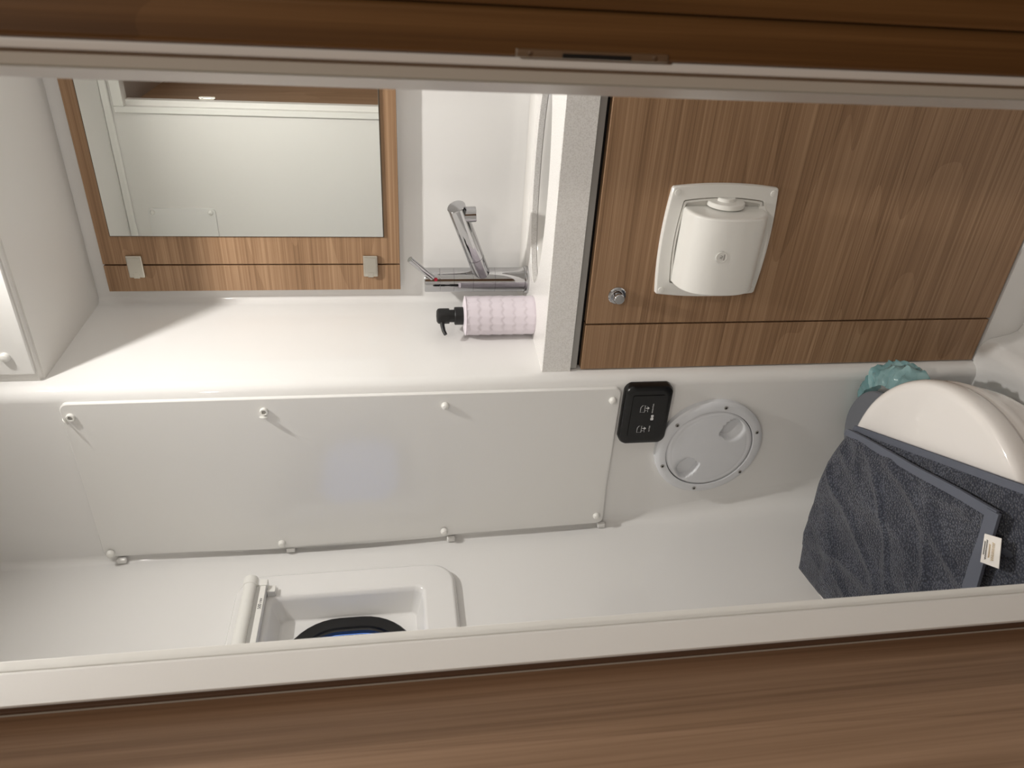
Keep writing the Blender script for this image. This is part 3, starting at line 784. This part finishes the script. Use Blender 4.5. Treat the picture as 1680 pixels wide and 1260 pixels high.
rings = [dee(0.186, -0.8035), dee(0.1945, -0.8020), dee(0.1962, -0.7970), dee(0.1968, -0.7880), dee(0.1958, -0.7800), dee(0.1930, -0.7740), dee(0.1885, -0.7712), dee(0.180, -0.7700)]
for s in (0.8, 0.5, 0.2):
    rings.append([(TX - 0.09 + (x - TX + 0.09) * s, TY + (y - TY) * s, -0.7700 + 0.0012 * (1 - s)) for x, y, z in dee(0.180, 0)])
obj('lid', loft(rings), CERAM, to, angle=60)
obj('back_deck', box(-1.055, -0.950, TY - 0.185, TY + 0.185, -0.90, -0.7835, 0.012, 4), CERAM, to)
for y in (TY - 0.075, TY + 0.075):
    obj('hinge', cyl((-0.968, y - 0.02, -0.790), (-0.968, y + 0.02, -0.790), 0.011, n=20, bev=0.002), PLAST, to)

# ------------------------------------------------------------------ bin with liner behind the toilet
BX, BY, BR, BZ = -0.822, 1.077, 0.101, -0.930
wb = thing('waste_bin', (BX, BY, PLINTH), 'small grey round bin tucked behind the toilet', 'bin')
obj('bucket', lathe([(0.082, 0), (0.084, 0.003), (0.0955, BZ - PLINTH - 0.02), (0.0955, BZ - PLINTH - 0.012)], (BX, BY, PLINTH), (0, 0, 1), 48), GREYBIN, wb)
obj('lid', lathe([(0.0985, -0.014), (BR, -0.012), (BR, -0.003), (BR - 0.003, 0.0), (0.06, 0.0015), (0.0005, 0.002)], (BX, BY, BZ), (0, 0, 1), 64), GREYBIN, wb)
bag = new()
rings = []
nA, nK = 120, 16
for k in range(nK + 1):
    t = k / nK
    ring = []
    for i in range(nA):
        th = 2 * PI * i / nA
        face = max(0.0, math.cos(th - math.radians(26))) ** 1.6
        ext = 0.005 + 0.048 * face
        nz1 = mnoise.noise(Vector((math.cos(th) * 5, math.sin(th) * 5, t * 3.0)))
        nz2 = 1 - 2.6 * abs(mnoise.noise(Vector((math.cos(th) * 11 + t * 2, math.sin(th) * 11, t * 1.6 + 7))))
        prof_r = math.sin(PI * min(1, t * 0.62 + 0.04)) ** 0.7
        r = 0.0985 + ext * prof_r * (1 + 0.35 * nz1) + 0.009 * nz2 * (0.2 + face) * min(1, t * 4)
        r = max(r, 0.0975)
        z = BZ - 0.016 + 0.008 * face * math.sin(PI * min(1, t * 1.5)) - 0.060 * t * (0.6 + 0.4 * face) + 0.008 * nz2 * face
        x = BX + r * math.cos(th); y = min(BY + r * math.sin(th), 1.192)
        ring.append((x, y, z))
    rings.append(ring)
bo = obj('bin_liner', loft(rings, False, False, bm=bag), TEAL, None, (BX, BY, BZ - 0.12), angle=45)
add(bo, 'crumpled translucent teal bag hanging out of the grey bin', 'bag')

# ------------------------------------------------------------------ towel
tw = thing('towel', (-0.8, 0.75, ZL), 'dark grey terry towel folded over the toilet lid, with hems and a white tag', 'towel')
def wav(x, y, s):
    return (mnoise.noise(Vector((x * 7 + s, y * 7, s * 2))) * 0.6 + mnoise.noise(Vector((x * 15 + y * 6 + s, y * 9 - x * 5, s))) * 0.4)
def ridge(x, y, s):
    n_ = mnoise.noise(Vector(((x + 0.5 * y) * 9 + s, (y - 0.5 * x) * 4, 3.3 + s)))
    a_ = (1 - abs(n_) * 3.2) if abs(n_) < 0.31 else 0.0
    m_ = mnoise.noise(Vector(((x - 0.7 * y) * 12 - s, (y + 0.7 * x) * 6, 1.1 + s)))
    b_ = (1 - abs(m_) * 5) if abs(m_) < 0.2 else 0.0
    return 0.55 * a_ + 0.5 * b_
def support(x, y):
    """height of what the towel lies on: lid, then the lower deck towards the hull; drop beyond the far side of the lid"""
    z = ZL + 0.0015
    if x < -0.955: z = ZL - 0.010 * min(1, (-0.955 - x) / 0.07)
    e = y - (TY + TR - 0.006)
    if e > 0: z -= e * e * 28 + e * 0.25
    return z
def patch(name, corner, zoff, amp, seed, nu=110, nv=90, th=0.006, edge=None):
    """corner(u, v) -> x, y; top sheet with thickness"""
    top, bot = [], []
    for a in range(nu + 1):
        rt, rb_ = [], []
        for b in range(nv + 1):
            u, v = a / nu, b / nv
            x, y = corner(u, v)
            n_ = wav(x, y, seed); rg = ridge(x, y, seed)
            eu = min(u, 1 - u, v, 1 - v)
            soft = min(1.0, eu / 0.04)
            z = support(x, y) + zoff + amp * (0.5 + 0.5 * n_) + amp * 0.60 * rg * soft
            if edge: z += edge(u, v)
            rt.append((x, y, z + th * (0.35 + 0.65 * math.sqrt(soft)))); rb_.append((x, y, z))
        top.append(rt); bot.append(rb_)
    bm = new()
    T = [[bm.verts.new(p) for p in r] for r in top]
    Bt = [[bm.verts.new(p) for p in r] for r in bot]
    for a in range(nu):
        for b in range(nv):
            bm.faces.new((T[a][b], T[a + 1][b], T[a + 1][b + 1], T[a][b + 1]))
            bm.faces.new((Bt[a][b], Bt[a][b + 1], Bt[a + 1][b + 1], Bt[a + 1][b]))
    for a in range(nu):
        bm.faces.new((T[a][0], Bt[a][0], Bt[a + 1][0], T[a + 1][0]))
        bm.faces.new((T[a][nv], T[a + 1][nv], Bt[a + 1][nv], Bt[a][nv]))
    for b in range(nv):
        bm.faces.new((T[0][b], T[0][b + 1], Bt[0][b + 1], Bt[0][b]))
        bm.faces.new((T[nu][b], Bt[nu][b], Bt[nu][b + 1], T[nu][b + 1]))
    return obj(name, bm, TERRY, tw, angle=75)
def lerp(a, b, t): return a + (b - a) * t
def bil(A, B, Cc, D, bow=0.0):
    """A far-right, B near-right, C near-left, D far-left ; u far->near, v right->left"""
    def f(u, v):
        x = lerp(lerp(A[0], B[0], u), lerp(D[0], Cc[0], u), v)
        y = lerp(lerp(A[1], B[1], u), lerp(D[1], Cc[1], u), v)
        y += bow * math.sin(PI * v) * (1 - u) ** 3
        return x, y
    return f
lowf = bil((-0.676, 0.930), (-0.492, 0.478), (-0.84, 0.46), (-1.000, 0.932), 0.012)
topf = bil((-0.678, 0.924), (-0.588, 0.613), (-0.945, 0.556), (-1.022, 0.945), 0.024)
patch('lower_layer', lowf, 0.001, 0.006, 1.7)
patch('upper_layer', topf, 0.011, 0.016, 5.1)
def hem(name, f, u0, u1, v0, v1, zo, seed, amp, nu=70, nv=5, lift=0.0, th=0.0035):
    bm = new(); rows = []
    for a in range(nu + 1):
        r = []
        for b in range(nv + 1):
            u, v = lerp(u0, u1, a / nu), lerp(v0, v1, b / nv)
            x, y = f(u, v)
            z = support(x, y) + zo + amp * (0.5 + 0.5 * wav(x, y, seed)) + lift * math.sin(a / nu * 9 + 1.0)
            r.append((x, y, z))
        rows.append(r)
    tops = [[bm.verts.new((x, y, z + th)) for x, y, z in r] for r in rows]
    bots = [[bm.verts.new((x, y, z - 0.001)) for x, y, z in r] for r in rows]
    for a in range(nu):
        for b in range(nv):
            bm.faces.new((tops[a][b], tops[a + 1][b], tops[a + 1][b + 1], tops[a][b + 1]))
            bm.faces.new((bots[a][b], bots[a][b + 1], bots[a + 1][b + 1], bots[a + 1][b]))
        bm.faces.new((tops[a][0], bots[a][0], bots[a + 1][0], tops[a + 1][0]))
        bm.faces.new((tops[a][nv], tops[a + 1][nv], bots[a + 1][nv], bots[a][nv]))
    for b in range(nv):
        bm.faces.new((tops[0][b], tops[0][b + 1], bots[0][b + 1], bots[0][b]))
        bm.faces.new((tops[nu][b], bots[nu][b], bots[nu][b + 1], tops[nu][b + 1]))
    return obj(name, bm, HEM, tw, angle=60, label='lighter woven towel hem')
sh = hem('hem', topf, 0.0, 1.0, -0.006, 0.032, 0.0175, 5.1, 0.016)
hem('hem', lowf, 0.0, 1.0, -0.006, 0.028, 0.0050, 1.7, 0.006)
eh = hem('hem', topf, 0.955, 1.018, 0.0, 1.0, 0.0190, 5.1, 0.016, nu=8, nv=60)
hem('hem', lowf, 0.715, 0.765, 0.27, 1.0, 0.0045, 1.7, 0.006, nu=8, nv=60)
# white sewn-in tag at the end hem
def tpos(u, v, h):
    x, y = topf(u, v); return Vector((x, y, support(x, y) + 0.023 + 0.011 * (0.5 + 0.5 * wav(x, y, 5.1)) + h))
def tp2(x, y, h): return Vector((x, y, support(x, y) + 0.0215 + 0.016 * (0.5 + 0.5 * wav(x, y, 5.1)) + h))
A, B, Cc, D = tp2(-0.622, 0.612, 0.003), tp2(-0.609, 0.589, 0.002), tp2(-0.644, 0.572, 0.003), tp2(-0.658, 0.598, 0.004)
bm = new()
vt = [bm.verts.new(p) for p in (A, B, Cc, D)]; vb = [bm.verts.new(p - Vector((0, 0, 0.0008))) for p in (A, B, Cc, D)]
bm.faces.new(vt); bm.faces.new(vb[::-1])
for i in range(4): bm.faces.new((vt[i], vb[i], vb[(i + 1) % 4], vt[(i + 1) % 4]))
tg = obj('tag', bm, LABELW, tw, label='white sewn-in towel tag')
def tag_line(s, a, b, m, name, wd):
    p = A.lerp(B, s).lerp(D.lerp(Cc, s), a); q = A.lerp(B, s).lerp(D.lerp(Cc, s), b)
    bm = new(); n = 22
    pts = [p.lerp(q, i / n) + (B - A).normalized() * (wd * (0.5 if i % 2 else -0.5)) + Vector((0, 0, 0.0006)) for i in range(n + 1)]
    tube(pts, 0.0004, 5, bm); obj(name, bm, m, tg)
tag_line(0.62, 0.22, 0.82, INKO, 'tag_print', 0.0042)
tag_line(0.42, 0.30, 0.75, INKO, 'tag_print', 0.0022)
tag_line(0.24, 0.18, 0.85, INKD, 'tag_print', 0.0022)
tag_line(0.12, 0.25, 0.70, INKD, 'tag_print', 0.0014)
xh, yh = topf(0.91, 0.017)
hp = Vector((xh, yh, support(xh, yh) + 0.0190 + 0.016 * (0.5 + 0.5 * wav(xh, yh, 5.1))))
rd = Vector((-0.28, 1, 0)).normalized()
text('hem_print', 'C33', 0.009, INKD, sh, hp, rd, Vector((0, 0, 1)).cross(rd))

# ------------------------------------------------------------------ small sheet on the bulkhead (seen in the mirror)
sp = thing('cover_sheet', (-0.93, YD1, 0.57), 'small white screwed cover sheet beside the doorway, seen in the mirror', 'panel')
yy = YD1
obj('sheet', loft([[(x, yy + d, z) for x, z in rrect(-1.06, -0.825, 0.585, 0.795, 0.012, 5)] for d in (0, 0.005)]), PLATE, sp)
for x in (-0.838, -1.047):
    for z in (0.600, 0.780): dome_cap(sp, (x, yy + 0.0045, z), (0, 1, 0))

# ------------------------------------------------------------------ ceiling lamps
def downlight(loc, label):
    cl = thing('ceiling_light', (loc[0], loc[1], CEIL - 0.02), label, 'lamp')
    obj('bezel', lathe([(0.046, 0.0), (0.046, -0.004), (0.043, -0.008), (0.032, -0.010), (0.031, -0.006)], (loc[0], loc[1], CEIL), (0, 0, 1), 40, cap0=True, cap1=False), CHROME, cl)
    obj('diffuser', lathe([(0.031, -0.007), (0.028, -0.009), (0.0005, -0.010)], (loc[0], loc[1], CEIL), (0, 0, 1), 32), LED, cl)
downlight((LAMP[0], LAMP[1]), 'round recessed ceiling spotlight over the toilet cabin')
downlight((0.30, -0.60), 'unseen round ceiling spotlight added in the passage as fill light')  # unseen fixture added to go with the passage fill light
